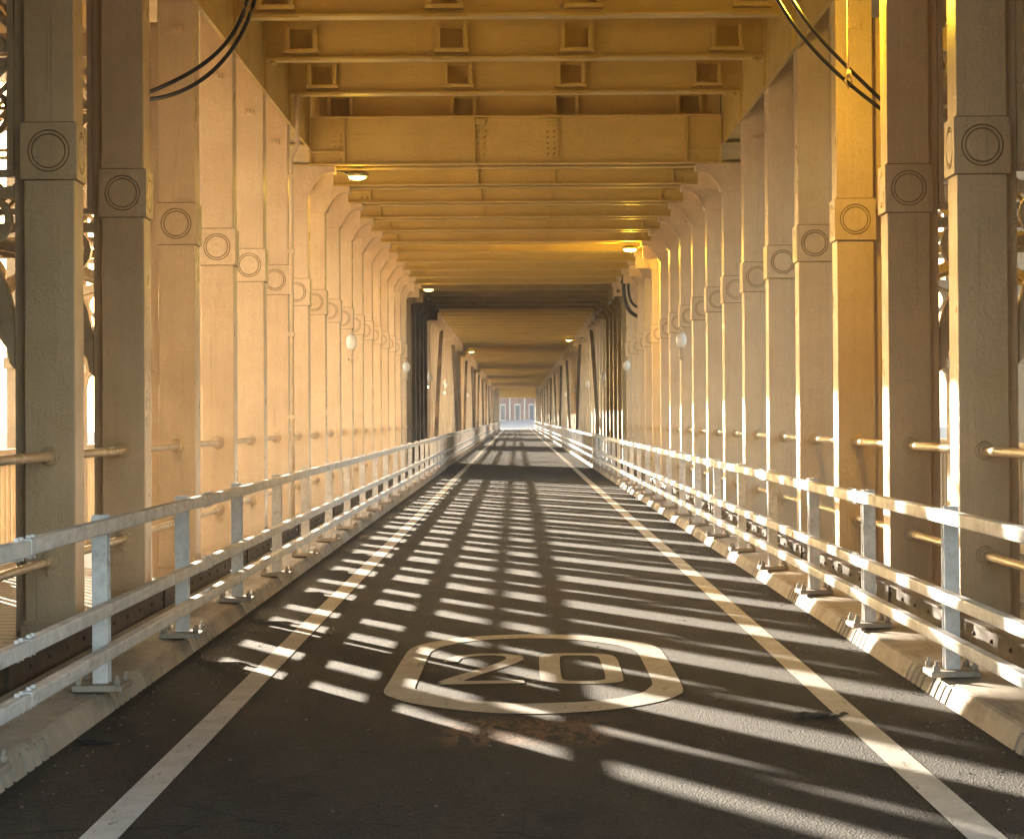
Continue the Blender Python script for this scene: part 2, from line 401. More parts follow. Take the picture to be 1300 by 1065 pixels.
def kerb(s):
    foot = XKL if s < 0 else XKR
    sgn = s
    m = MB(); bm = m.bm
    # profile (distance behind the foot, height); slots recess the lower face
    prof = [(0, -.02), (.035, .062), (.055, .095), (.075, .104), (.50, .125), (.50, -.1)]
    slot = [(.07, -.02), (.07, .050), (.0475, .082), (.075, .104), (.50, .125), (.50, -.1)]
    ys = []; y = 5.6
    while y < 160:
        ys.append((y, prof))
        for q in range(8):
            a = y + .95 + q * .165 + (.12 if q > 3 else 0)
            ys += [(a, prof), (a + .001, slot), (a + .055, slot), (a + .056, prof)]
        ys.append((y + 3.0, prof)); y += 3.03
    ys.append((YEND, prof))
    rows = [[bm.verts.new((foot + sgn * d, yy, h)) for d, h in p] for yy, p in ys]
    for i in range(len(rows) - 1):
        gap = abs(ys[i + 1][0] - ys[i][0] - .03) < .004 and ys[i][1] is prof and ys[i + 1][1] is prof
        for j in range(len(prof) - 1):
            f = bm.faces.new((rows[i][j], rows[i][j + 1], rows[i + 1][j + 1], rows[i + 1][j]))
            if ys[i][1] is slot and ys[i + 1][1] is slot and j < 2: f.material_index = 1
    bm.faces.new(rows[0]); bm.faces.new(rows[-1])
    return struct(m.build('kerb', [M['concrete'], M['slot']]))
kerb(-1); kerb(1)
for s in (-1, 1):
    m = MB(); m.box(s * 2.86, s * 5.75, -11, YEND, -.3, -.02 if False else .0); struct(m.build('footway', M['wood']))

def rusty(s):
    t = tag(empty('rusty_channel', (s * (2.70 if s < 0 else 2.83), 0, 0)), 'rusty riveted steel channel running along behind the %s barrier' % SIDE[s], 'steel channel')
    m = MB(); m.box(-.05, .05, 5, YEND, .004, .24, .006); y = 5.5
    m.box(-.09, .09, 5, YEND, .24, .252)
    while y < 60:
        for z in (.07, .17): m.rivet(-s * .052, y, z, .016)
        y += .55
    for q in range(18): m.box(-s * .064, -s * .05, 7 + 5.6 * q, 7.5 + 5.6 * q, .02, .235)
    m.build('web', M['rust'], t)
for s in (-1, 1): rusty(s)

# ------------------------------------------------------------------ barriers
def barrier(s):
    xp = -2.14 if s < 0 else 2.31
    t = tag(empty('vehicle_barrier', (xp, 0, 0)), 'galvanised three rail vehicle barrier bolted to the %s kerb' % SIDE[s], 'barrier')
    xf = -s * .04                                           # post face towards the lane
    def rail(nm, z0, z1):
        m = MB(); y = 4.2; zj = random.Random(len(nm))
        while y < YEND - 1:
            a = min(y + 5.99, YEND - 1); e = zj.uniform(-.003, .003)
            m.box(xf, xf - s * .06, y, a, z0 + e, z1 + e, .008)
            y += 6.03
        y = 4.2 + 6.03
        while y < 90:
            for q in (-.17, -.08, .08, .17):
                m.box(xf - s * .02, xf - s * .039, y + q - .012, y + q + .012, z0 - .014, z1 + .014)
            m.box(xf - s * .004, xf - s * .056, y - .22, y + .2, z0 + .006, z1 - .006)
            y += 6.03
        return m.build(nm, M['galv'], t)
    RZ = ((.93, 1.0), (.515, .58), (.295, .36))
    for nm, (z0, z1) in zip(('top_rail', 'middle_rail', 'bottom_rail'), RZ): rail(nm, z0, z1)
    y0 = 12.5 if s < 0 else 12.95
    first = None; i = -2
    def post():
        m = MB(); m.box(-.04, .04, 0, .012, .15, 1.012, 0).box(-.04, .04, .078, .09, .15, 1.012).box(-.006, .006, .012, .078, .15, 1.012)
        p = m.build('post', M['galv'], t)
        m = MB(); m.box(-.13, .13, -.10, .19, .116, .148, .006)
        for x in (-.1, .1):
            for yy in (-.08, .17):
                m.tube([(x, yy, .148), (x, yy, .178)], .02, 6); m.tube([(x, yy, .17), (x, yy, .20)], .01, 6)
        m.build('base_plate', M['concrete'], p)
        for z, z1 in RZ:
            m = MB(); m.box(-.04 if s > 0 else -.06, .06 if s > 0 else .04, .0905, .17, z + .045, z + .052)
            m.build('rail_cleat', M['galv'], p)
        return p
    step = 3.015
    while y0 + i * step < YEND - 2:
        if first is None: first = post(); p = first
        elif i < 90: p = copy_tree(first, t)
        p.location = (random.uniform(-.004, .004), y0 + i * step, 0); p.rotation_euler = (random.uniform(-.006, .006), random.uniform(-.006, .006), random.uniform(-.03, .03)); i += 1
    return t
for s in (-1, 1): barrier(s)

# ------------------------------------------------------------------ columns
def make_column(s, roundel, head, mat, nm='bridge_column'):
    """s: side; head: 'tall' runs past the soffit, 'bracket' carries a low girder"""
    a, b = (-CW / 2, CW / 2)
    top = 6.5 if head == 'tall' else 4.80
    t = empty(nm)
    m = MB(); m.box(a, b, 0, CW, 0, top, .010)
    # rear flange on the footway side
    m.box(s * b, s * (b + .09), .14, .22, 0, 5.3 if head == 'tall' else 5.18)
    if head != 'tall': m.box(a, b, .004, CW, 4.80, 5.205)
    m.build('shaft', mat, t)
    m = MB(); m.box(a - .03, b + .03, -.03, CW + .03, 0.001, .09, .008).box(a - .015, b + .015, -.015, CW + .015, .09, .12, .006)
    m.build('base', mat, t)
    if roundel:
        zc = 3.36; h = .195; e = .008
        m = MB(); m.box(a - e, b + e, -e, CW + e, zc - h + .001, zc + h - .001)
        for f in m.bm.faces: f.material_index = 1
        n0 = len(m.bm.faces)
        m.box(a - .004, b + .004, -.004, CW + .004, zc - h - .009, zc + h + .009, 0, 1)  # thin strip coloured as the shadow line round the panel
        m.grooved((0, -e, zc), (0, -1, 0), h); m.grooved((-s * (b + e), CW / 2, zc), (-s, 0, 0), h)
        m.build('roundel_panel', [mat, M['groove_shade']], t)
    if head == 'tall':
        m = MB(); m.box(-.05, .07, -.035, 0, 5.17, 5.24, .005).box(-.02, .03, -.06, -.035, 5.185, 5.225, .004)
        m.build('bolt_box', mat, t)
    else:
        i0 = -s * b; w = -s
        pts = [(s * (b + .006), 4.80), (i0 + w * .02, 4.80)]
        for q in range(1, 9):
            u = q / 8; pts.append((i0 + w * (.02 + .345 * u ** 1.0), 4.80 + .33 * u + .10 * math.sin(PI * u) * (1 if True else 0) - .02 * u))
        pts += [(i0 + w * .385, 5.13), (i0 + w * .385, 5.205), (s * (b + .006), 5.205)]
        m = MB(); m.prism(pts, -.012, .0035)
        for zz, xx in ((4.93, .02), (5.01, .02), (5.09, .02), (5.0, .10), (5.09, .10)): m.rivet(i0 + w * xx, -.014, zz, .010)
        br = m.build('head_bracket', mat, t)
        # curved soffit flange of the bracket
        m = MB(); cur = pts[1:10]; up = [(x, z + .018) for x, z in cur]
        m.prism(cur + up[::-1], -.05, .31); m.box(i0 + w * .36, i0 + w * .40, -.05, .31, 5.11, 5.204)
        m.box(i0 + w * .02, i0 + w * .36, .14, .16, 4.84, 5.2)
        m.build('soffit_flange', mat, br)
    return t
PX = XI + CW / 2
cols = {}
for s in (-1, 1):
    cols[s, 'tall'] = Repeat(lambda s=s: make_column(s, True, 'tall', M['cream']))
    cols[s, 'mid'] = Repeat(lambda s=s: make_column(s, True, 'bracket', M['cream']))
    cols[s, 'far'] = Repeat(lambda s=s: make_column(s, False, 'bracket', M['cream2']))
    cols[s, 'dark'] = Repeat(lambda s=s: make_column(s, False, 'bracket', M['darker'] if s < 0 else M['shadebeam']))
for s in (-1, 1):
    for k in range(-1, NK):
        y = Y(k)
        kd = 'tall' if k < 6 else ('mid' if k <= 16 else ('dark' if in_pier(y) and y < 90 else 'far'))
        o = cols[s, kd]((s * PX, y, 0))
        if k == -1: lb = 'square cream column nearest the camera in the %s row, beside the near pier wall' % SIDE[s]
        elif k <= 16:
            ex = 'tall plain cream column' if k < 6 else 'cream column with curved head bracket'
            lb = '%s, %s roundel column from the camera in the %s row' % (ex, ORD[k], SIDE[s])
        elif kd == 'dark':
            pi_ = next(i for i, (a_, b_) in enumerate(PIERS) if a_ - .6 <= y <= b_ + .2)
            lb = 'dark column against the %s pier wall, %s, counted away from the camera' % (SIDE[s], ['nearest dark', 'second dark', 'third dark', 'fourth dark', 'farthest dark'][pi_])
            lb = ('soot darkened' if s < 0 else 'dark brown') + ' column in the %s pier down the %s side' % (['nearest', 'second', 'third', 'fourth', 'farthest'][pi_], SIDE[s])
        else:
            sp = sum(1 for a_, b_ in PIERS if y > b_)
            lb = 'distant plain cream column on the %s, in the %s run beyond the nearest dark pier' % (SIDE[s], ORD[sp - 1])
        tag(o, lb, 'column', 'columns of the %s row' % SIDE[s])

# ------------------------------------------------------------------ pipe handrails through the columns
for s in (-1, 1):
    t = tag(empty('pipe_handrail', (s * PX, 0, 0)), 'two cream pipe rails threaded through the %s row of columns' % SIDE[s], 'handrail')
    def near(i, k): return True
    for nm, z, rr in (('upper_pipe', 1.25, .033), ('lower_pipe', .53, .030)):
        m = MB()
        for k in range(-1, NK):
            y0 = Y(k - 1) + CW if k > -1 else Y(-1) - 3; m.tube([(0, y0 - .02, z), (0, Y(k) + .02, z)], rr, 12, False)
        p = m.build(nm, M['cream'], t)
        def collar(k):
            m = MB(); y = 0
            m.tube([(0, y - .001, z), (0, y - .022, z), (0, y - .0225, z)], [.068, .064, .05], 20); m.tube([(0, y - .02, z), (0, y - .05, z)], [.050, .044], 16)
            if nm == 'lower_pipe': m.tube([(0, -.001, z - .085), (0, -.03, z - .085)], .022, 8); m.box(-.016, .016, -.018, -.001, z - .09, z - .05)
            return m.build('collar', M['cream'], p)
        first = None
        for k in range(-1, 22):
            c = collar(k) if first is None else first.copy()
            if first is None: first = c
            else: C.objects.link(c)
            c.location = (0, Y(k), 0)

# ------------------------------------------------------------------ roof beams
def web_rivets(m, x, z0, z1, n, side, y=-.006, r=.021):
    for i in range(n):
        z = z0 + (z1 - z0) * i / max(1, n - 1)
        m.rivet(x + side * .055, y, z, r); m.rivet(x + side * .145, y, z, r)
def make_high_beam():
    t = empty('cross_beam'); X = 3.03
    m = MB(); m.box(-X, X, .10, .125, 5.87, 5.965).box(-X, X, .10, .125, 6.23, 6.49); e = -X
    for x in (-2.58, -.76, .75, 2.57): m.box(e, x - .15, .10, .125, 5.965, 6.23); e = x + .15
    m.box(e, X, .10, .125, 5.965, 6.23); m.build('web', M['roofpaint'], t)
    m = MB(); m.box(-X + .02, X - .02, -.02, .245, 5.84, 5.87, .004)
    for x in (-2.6, -.75, .75, 2.6): m.box(x - .26, x + .26, -.03, .0, 5.826, 5.84); 
    m.build('bottom_flange', M['roofpaint'], t)
    f = None
    for x in (-2.58, -.76, .75, 2.57):
        if f is None:
            m = MB(); w = .19
            m.box(-w, -w + .05, -.05, .099, 5.965, 6.23).box(w - .05, w, -.05, .099, 5.965, 6.23).box(-w - .02, w + .02, -.06, .099, 5.92, 5.965, .004)
            m.box(-w + .035, w - .035, .24, .26, 5.93, 6.26).box(-w + .03, w - .03, .126, .24, 5.93, 5.95)
            f = m.build('bearing_pocket', [M['roofpaint']], t); o = f
        else: o = f.copy(); C.objects.link(o)
        o.location = (x, 0, 0)
    for x in (-2.92, 2.92):
        m = MB(); m.ball((x, -.02, 5.80), .045, 1, 1, .8, 2); m.build('end_knob', M['roofpaint'], t)
    return t
def make_low_beam(full, mat, rv=True):
    t = empty('roof_girder'); X = 3.025
    top = 5.92
    m = MB(); m.box(-X, X, 0, .018, BOT + .025, top - .02); m.box(-X, X, .53, .548, BOT + .025, top - .02); m.build('web', mat, t)
    m = MB(); m.box(-X, X, -.09, .09, BOT, BOT + .025, .004); m.box(-X, X, .46, .64, BOT, BOT + .025, .004); m.build('bottom_flange', mat, t)
    m = MB(); m.box(-X, X, -.09, .09, top - .02, top + .005, .004); m.build('top_flange', mat, t)
    for x, d in ((-.60, 1), (.62, -1)):
        m = MB(); m.box(x - .012, x + .012, -.08, .0, BOT + .027, top - .022)
        if rv: web_rivets(m, x, 5.36 if full else 5.46, 5.69 if full else 5.56, 5 if full else 2, d)
        if full: m.box(x + d * .013, x + d * .16, -.07, 0, top - .13, top - .04, .004)
        m.build('stiffener', mat, t)
    for d in (-1, 1):
        x = d * 2.51
        m = MB(); m.box(x - .012, x + .012, -.08, .0, BOT + .027, top - .022)
        m.box(min(x, d * X), max(x, d * X), -.06, -.0005, BOT + .19, BOT + .215)
        if full: m.box(d * X - d * .03, d * X, -.085, 0, BOT + .026, top - .021)
        if rv:
            for zz in ((.10, .28, .36, .44) if full else (.10, .29)):
                for xx in (.055, .15): m.rivet(x + d * xx, -.006, BOT + zz, .021)
        m.build('end_plate', mat, t)
    return t
high = Repeat(make_high_beam); bigl = Repeat(lambda: make_low_beam(True, M['roofpaint']))
low = Repeat(lambda: make_low_beam(False, M['roofpaint'])); farl = Repeat(lambda: make_low_beam(False, M['roofpaint'], False)); darkl = Repeat(lambda: make_low_beam(False, M['shadebeam'], False))
for k in range(1, NK):
    y = Y(k)
    if k < 6:
        o = high((0, y, 0)); tag(o, 'cream roof cross beam with four bearing pockets, %s ahead of the deep riveted girder' % ORD[5 - k], 'beam', 'high cross beams over the near road')
    elif k == 6:
        o = high((0, y + .19, 0)); tag(o, 'cream roof cross beam with bearing pockets just above the deep riveted girder', 'beam', 'high cross beams over the near road')
        o = bigl((0, y, 0)); tag(o, 'deep riveted cream girder facing the camera where the roof steps down', 'girder')
    else:
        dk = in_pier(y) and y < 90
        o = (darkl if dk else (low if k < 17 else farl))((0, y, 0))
        if dk: lb = 'sooty low girder with shade in its paint across the dark pier passage'
        elif k < 17: lb = 'low cream roof girder with rivets, %s behind the deep girder' % ORD[k - 7]
        else:
            sp = sum(1 for a_, b_ in PIERS if y > a_)
            lb = 'distant roof girder over the road in the %s span past the nearest pier' % ORD[min(sp, 6) - 1]
        tag(o, lb, 'girder', 'low roof girders' )

# side girders over the tall columns
for s in (-1, 1):
    t = tag(empty('side_girder', (s * XI, 0, 0)), 'deep cream longitudinal girder along the roof edge above the near %s columns' % SIDE[s], 'girder')
    m = MB(); m.box(-s * .012, -s * .002, 2, Y(6) + .1, 5.48, 6.49); m.build('web', M['roofpaint'], t)
    m = MB(); m.box(-s * .04, s * .02 - s * .022, 2, Y(6) + .1, 5.455, 5.48); m.build('bottom_flange', M['roofpaint'], t)
    for k in range(-1, 6):
        m = MB(); m.box(-s * .045, -s * .0125, Y(k) + .02, Y(k) + .12, 5.482, 6.49); m.build('stiffener', M['roofpaint'], t)
    t = tag(empty('eaves_girder', (s * (XO + .1), 0, 0)), 'cream outer eaves girder over the %s footway' % SIDE[s], 'girder')
    m = MB(); m.box(0, s * .1, 1.5, YEND, 5.25, 6.49); m.build('web', M['cream2'], t)
    m = MB(); m.box(-s * .06, s * .16, 1.5, YEND, 5.21, 5.2495); m.build('bottom_flange', M['cream2'], t)
# the upper deck above everything
m = MB(); m.box(-5.9, 5.9, 1.5, YEND, 6.5, 6.9); struct(m.build('upper_deck', M['roofpaint']))
m = MB()
for k in range(6, NK - 1):
    m.box(-5.3, 5.3, Y(k) + .56, Y(k + 1) - .004, 5.93, 5.96)
    if k < 17:
        for x in (-1.9, -.62, .62, 1.9): m.box(x - .05, x + .05, Y(k) + .64, Y(k + 1) - .08, 5.86, 5.93)
struct(m.build('ceiling_plates', M['roofpaint']))

# ------------------------------------------------------------------ footway frames and outer columns
def make_frame(s):
    t = empty('footway_arch'); x0, x1 = 3.492, XO - .12
    xc = (x0 + x1) / 2; r = (x1 - x0) / 2
    def ringpts(r0, r1, zc, a0, a1, n=20, x=xc):
        A = [(x + r0 * math.cos(a0 + (a1 - a0) * i / n), zc + r0 * math.sin(a0 + (a1 - a0) * i / n)) for i in range(n + 1)]
        B = [(x + r1 * math.cos(a0 + (a1 - a0) * i / n), zc + r1 * math.sin(a0 + (a1 - a0) * i / n)) for i in range(n + 1)]
        return A, B
    def arc(m, r0, r1, zc, y0, y1, a0=0, a1=PI, x=xc, n=20):
        A, B = ringpts(r0, r1, zc, a0, a1, n, x)
        for i in range(n): m.prism([A[i], A[i + 1], B[i + 1], B[i]], y0, y1)
    m = MB(); arc(m, r - .085, r - .001, 2.12, .12, .24); arc(m, r - .13, r - .09, 2.12, .15, .21)
    for d in (-1, 1):
        xe = xc + d * r
        m.prism([(xe, 2.16), (xe - d * .11, 2.14), (xe - d * .11, 2.08), (xe - d * .05, 2.0), (xe - d * .03, 1.9), (xe, 1.86)], .10, .26)
        m.box(xe, xe - d * .13, .09, .27, 2.13, 2.165)
    m.build('arch', M['cream2'], t)
    m = MB()
    for d in (-1, 1):
        arc(m, .13, .18, 2.90, .14, .22, 0, 2 * PI, xc + d * (r - .20), 16)
        m.bar((xc + d * (r - .20), 3.08), (xc + d * (r - .20), 3.2), .04, .15, .21)
        m.ball((xc + d * (r - .20), .18, 2.9), .05, 1, .6, 1, 1)
    m.box(x0, x1, .12, .24, 3.05, 3.13).box(x0, x1, .13, .23, 3.20, 3.25).box(x0, x1, .12, .24, 4.98, 5.2)
    zc = 4.05
    for d in (-1, 1):
        xe = xc + d * r; m.bar((xe, zc), (xc, 4.98), .055, .16, .20); m.bar((xe, zc), (xc, 3.2), .055, .15, .21)
        m.bar((xe, zc + .16), (xc + d * .1, 4.98), .03, .15, .21); m.bar((xe, zc - .16), (xc + d * .1, 3.2), .03, .15, .21)
        m.bar((xe, zc + .035), (xc, zc + .035), .03, .15, .21); m.bar((xe, zc - .035), (xc, zc - .035), .03, .15, .21)
        for z in (zc + .33, zc - .33): m.ball((xe - d * .04, .15, z), .035, 1, 1, 1.4, 1); 
        m.box(xe, xe - d * .045, .11, .25, 3.25, 4.98)
    arc(m, .16, .21, zc, .14, .22, 0, 2 * PI, xc, 16); m.ball((xc, .18, zc), .07, 1, .6, 1, 1)
    m.build('lattice', M['cream2'], t)
    return t
def make_outer(s, rich=True):
    t = empty('outer_column'); w = .14
    m = MB(); m.box(-w, w, .06, .30, 0, 5.21, .012)
    if rich: m.box(-w - .03, w + .03, .03, .33, 2.06, 2.18, .01).box(-w - .03, w + .03, .03, .33, 3.05, 3.14, .01)
    m.build('shaft', M['cream2'], t)
    m = MB(); m.box(-w - .04, w + .04, .02, .34, 0.001, .25, .01); m.build('base', M['cream2'], t)
    return t
outc = {s: Repeat(lambda s=s: make_outer(s)) for s in (-1, 1)}
fr = Repeat(lambda: make_frame(1)); frl = Repeat(lambda: make_frame(1))
for s in (-1, 1):
    for k in range(0, NK):
        y = Y(k)
        if in_pier(y): continue
        o = outc[s]((s * XO, y, 0))
        if k < 17: lb = 'slender outer footway column beyond the %s roundel column on the %s' % (ORD[k], SIDE[s])
        else: lb = 'distant slender outer footway column behind the %s row past the nearest pier' % SIDE[s]
        tag(o, lb, 'column', 'outer footway columns')
        if k < 14:
            o = fr((0, y, 0))
            o.scale.x = s
            tag(o, 'cast iron arch with spoked lattice joined to the %s roundel column on the %s' % (ORD[k], SIDE[s]), 'arch', 'arched frames over the footways')
def parapet(s):
    t = tag(empty('parapet', (s * XO, 0, 0)), 'cream cast iron paling parapet along the %s footway' % SIDE[s], 'parapet')
    m = MB(); m.box(-.09, .09, 13, YEND, 1.13, 1.2, .012).box(-.05, .05, 13, YEND, 1.04, 1.13); m.build('handrail', M['cream2'], t)
    m = MB(); m.box(-.05, .05, 13, YEND, .02, .16, .01); m.build('plinth', M['cream2'], t)
    m = MB(); y = 13.1
    while y < YEND - .3:
        m.box(-.02, .02, y, y + .085, .16, 1.04); m.tube([(-s * .02, y + .042, .16), (-s * .02, y + .042, 1.04)], .028, 6, False)
        y += .25
    m.build('paling_screen', M['cream2'], t)
for s in (-1, 1): parapet(s)

# ------------------------------------------------------------------ piers and end portal
def pier(name, y0, y1, label, mat, cat='pier', inner=XI + CW + .01, zt=5.9):
    t = tag(empty(name, (0, y0, 0)), label, cat)
    for s in (-1, 1):
        m = MB(); m.box(s * inner, s * 6.4, 0, y1 - y0, -26 if True else 0, 6.49, .03); m.build('wall', mat, t)
    return t
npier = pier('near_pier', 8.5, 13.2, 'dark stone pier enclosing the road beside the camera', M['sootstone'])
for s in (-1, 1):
    m = MB(); m.box(s * 5.72, s * 6.6, 4.75, 14.7, -26, 6.9, .03); m.build('sun_blocker', M['sootstone'], npier)  # unseen block added outside the footway to keep low sun off the road
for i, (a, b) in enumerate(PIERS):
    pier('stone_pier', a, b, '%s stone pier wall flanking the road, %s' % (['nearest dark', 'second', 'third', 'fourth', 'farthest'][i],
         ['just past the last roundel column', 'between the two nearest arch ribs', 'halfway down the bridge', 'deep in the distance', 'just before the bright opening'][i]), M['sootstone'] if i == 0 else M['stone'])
t = tag(empty('end_portal', (0, YEND, 0)), 'pale stone portal framing the small bright opening at the far end', 'portal')
for s in (-1, 1):
    m = MB(); m.box(s * 2.28, s * 6.4, -3.0, 0, -26, 6.49, .02); m.build('jamb', M['stone'], t)
m = MB(); m.box(-2.28, 2.28, -3.0, 0, 3.95, 6.49); m.build('lintel', M['roofpaint'], t)
t.location.x = .07

# bow ribs crossing the column rows
def rib(s, a, b, i):
    H = 6.6; m = MB(); n = 48; xs = s * 2.95; P = []
    for q in range(n + 1):
        u = q / n; P.append((a + (b - a) * u, .1 + 4 * H * u * (1 - u)))
    rows = []
    for j, (yy, z) in enumerate(P):
        z1 = min(z, 5.9); rows.append((yy, z1))
    for j in range(n):
        (y0, z0), (y1, z1) = rows[j], rows[j + 1]
        vs = []
        d = Vector((y1 - y0, z1 - z0)).normalized(); nn = Vector((-d.y, d.x)) * .12
        for x in (-.07, .07):
            for (yy, zz) in ((y0, z0), (y1, z1)):
                for q in (-1, 1): vs.append(m.bm.verts.new((x, yy + nn.x * q, zz + nn.y * q)))
        m.bm.faces.new((vs[0], vs[1], vs[3], vs[2])); m.bm.faces.new((vs[4], vs[5], vs[7], vs[6]))
        m.bm.faces.new((vs[0], vs[2], vs[6], vs[4])); m.bm.faces.new((vs[1], vs[3], vs[7], vs[5]))
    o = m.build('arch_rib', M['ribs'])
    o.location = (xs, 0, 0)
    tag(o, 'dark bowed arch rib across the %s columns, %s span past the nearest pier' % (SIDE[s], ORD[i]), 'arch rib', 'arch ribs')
spans = [(88, 121), (136, 168), (183, 215), (230, 262), (277, 304)]
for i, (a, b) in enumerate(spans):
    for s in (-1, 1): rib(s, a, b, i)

# ------------------------------------------------------------------ lamps
def road_lamp(s, y, bright, label):
    x = s * (2.44 if y > 37 or y < 30 else 2.34); z = 5.06 if y > 30 else 5.20
    t = tag(empty('road_lamp', (x, y, z)), label, 'lamp', 'sodium lamps along the roof')
    m = MB(); m.ball((0, 0, .05), .17, 1, .75, .32, 3); m.build('housing', M['zinc'], t)
    m = MB(); m.ball((0, 0, .012), .13, 1, .75, .36, 3); m.build('diffuser', M['sodium' if bright else 'sodium_dim'], t)
    m = MB(); m.tube([(s * .15, 0, .07), (s * .3, .02, .10), (s * .5, .04, .12)] if y > 30 else [(s * .15, 0, .07), (s * .4, .1, .2), (s * .55, .12, .3)], .02, 8); m.build('arm', M['zinc'], t)
    ld = bpy.data.lights.new('sodium_light', 'POINT'); ld.energy = bright if bright else 3; ld.color = (1, .60, .03); ld.shadow_soft_size = .1
    lo = bpy.data.objects.new('lamp_light', ld); C.objects.link(lo); lo.parent = t; lo.location = (0, 0, -.13)
road_lamp(-1, 36.0, 0, 'dimly glowing lamp on the first left girder bracket')
road_lamp(1, 52.0, 24, 'bright yellow sodium lamp on the right partway down the roof')
road_lamp(1, 20.7, 19, 'bright yellow lamp cut off by the top right picture edge')
road_lamp(-1, 67.8, 0, 'dim orange lamp on the left at the dark pier mouth')
road_lamp(1, 113, 0, 'small dim lamp far down the right side')
road_lamp(-1, 132, 0, 'small dim lamp far down the left side')

def globe_lamp(s, y, label):
    t = tag(empty('globe_lamp', (s * 3.03, y, 2.9)), label, 'lamp', 'white globe lamps on the columns')
    m = MB(); m.ball((0, 0, 0), .12, .85, .85, 1.25, 3); m.build('globe', M['globe'], t)
    m = MB(); m.tube([(0, 0, .16), (0, 0, .20), (0, 0, .24)], [.05, .03, .01], 10); m.build('cap', M['cream2'], t)
    m = MB(); m.tube([(0, 0, -.13), (0, 0, -.17), (0, 0, -.30), (0, 0, -.34), (0, 0, -.36)], [.05, .03, .022, .05, .012], 10)
    m.tube([(0, 0, -.32), (s * .03, .12, -.36), (s * .08, .30, -.30)], .018, 8); m.build('bracket', M['cream2'], t)
for i, y in enumerate((44.75, 67.0, 85.0, 104.0, 127.0, 149.0)):
    for s in (-1, 1):
        globe_lamp(s, y, 'white glass globe lamp on the %s columns, %s one from the camera' % (SIDE[s], ORD[i]))

# ------------------------------------------------------------------ cables and conduits
def bez(p0, p1, p2, p3, n=28):
    out = []
    for i in range(n + 1):
        u = i / n; out.append(tuple(((1 - u) ** 3) * a + 3 * (1 - u) ** 2 * u * b + 3 * (1 - u) * u * u * c + u ** 3 * d for a, b, c, d in zip(p0, p1, p2, p3)))
    return out
yc = 20.6
def px(x, y, d): return ((x - 656) / 3090 * d, d, 1.5 + (530 - y) / 3090 * d)
for i, (a, c, b) in enumerate((((322, -30), (300, 85), (188, 115)), ((331, -30), (300, 118), (188, 123)))):
    A = px(*a, yc + .1 * i); D = px(*b, yc + .1 * i); m1 = px(a[0] - 12, 55, yc); m2 = px(262, c[1], yc)
    m = MB(); m.tube(bez(A, m1, m2, D), .018, 10); m.tube([D, (D[0] - .1, D[1], D[2]), (-3.12 - .2, 20.32, D[2])], .018, 8)
    tag(m.build('black_cable', M['rubber']), 'thick black cable sagging from the roof to the left columns, %s of the pair' % ('upper' if i == 0 else 'lower'), 'cable', 'sagging black cables')
for i, (a, mid, b) in enumerate((((980, -20), (1030, 70), (1128, 146)), ((998, -20), (1050, 60), (1130, 138)))):
    A = px(*a, yc + .1 * i); D = px(*b, yc + .1 * i)
    m = MB(); m.tube(bez(A, px(a[0] + 32, 45, yc), px(mid[0] + 22, mid[1] + 20, yc), D), .017, 10)
    tag(m.build('black_cable', M['rubber']), 'black cable lit yellow by the lamp, slung to the right columns, %s of the pair' % ('lower' if i == 0 else 'upper'), 'cable', 'slung cables beside the bright lamp')
m = MB(); hx = px(1080, 70, yc); m.tube([(hx[0], yc, 5.83), (hx[0], yc, hx[2]), (hx[0], yc, 4.36)], [.008, .010, .014], 8)
m.tube([(hx[0], yc - .02, 4.42), (hx[0] - .03, yc - .02, 4.33), (hx[0], yc - .02, 4.27), (hx[0] + .03, yc - .02, 4.33), (hx[0] + .01, yc - .02, 4.42)], .01, 8)
tag(m.build('cable_hanger', M['cream']), 'thin hanging rod with hook holding up the right black cables', 'hanger')
m = MB(); m.tube([(-2.985, 32.35, 0), (-2.985, 32.35, 4.95), (-2.9, 32.35, 5.15), (-2.9, 32.3, 5.8)], .028, 8)
for z in (1.5, 2.6, 3.7, 4.7): m.box(-3.03, -2.95, 32.31, 32.4, z, z + .05)
tag(m.build('conduit', M['cream']), 'cream conduit pipe running up beside the sixth left column', 'pipe')
m = MB(); m.tube(bez((2.75, 62, 5.1), (2.72, 62, 4.5), (2.78, 62, 4.15), (3.12, 62, 4.05)), .05, 10); m.tube(bez((2.88, 62.4, 5.1), (2.86, 62.4, 4.6), (2.92, 62.4, 4.35), (3.15, 62.4, 4.3)), .035, 10)
tag(m.build('drain_hose', M['rubber']), 'bent black drain pipe under the roof on the right past the bright lamp', 'pipe')
m = MB(); m.tube([(2.80, 63 , 5.08)] + [(2.80 + .03 * math.sin(q), 63 + q * 3.15 * 1.5, 4.98 + .06 * math.cos(q * 1.7)) for q in range(1, 42)], .05, 8)
tag(m.build('roof_cable', M['rubber']), 'long black service cable clipped under the right roof edge into the distance', 'cable')

# ------------------------------------------------------------------ debris
def clump(name, x, y, r, label, mat, n=26, zs=.5):
    m = MB(); rd_ = random.Random(int(x * 100 + y))
    for i in range(n):
        a = rd_.uniform(0, 2 * PI); q = abs(rd_.gauss(0, .5)) * r
        s_ = rd_.uniform(.12, .34) * r; g = bmesh.ops.create_icosphere(m.bm, subdivisions=1, radius=s_, matrix=Matrix.Translation((math.cos(a) * q * 1.7, math.sin(a) * q, s_ * .35)) @ Matrix.Rotation(rd_.uniform(0, 3), 4, 'Z') @ Matrix.Diagonal((1.5, 1, zs, 1)))
        for v in g['verts']: v.co += Vector((rd_.uniform(-1, 1), rd_.uniform(-1, 1), rd_.uniform(-.5, .5))) * s_ * .25
    o = m.build(name, mat, None, (x, y, .003)); tag(o, label, 'debris'); return o
clump('dirt_clump', 1.50, 12.15, .085, 'crumbled dirt clump lying across the right white line', M['dirt'])
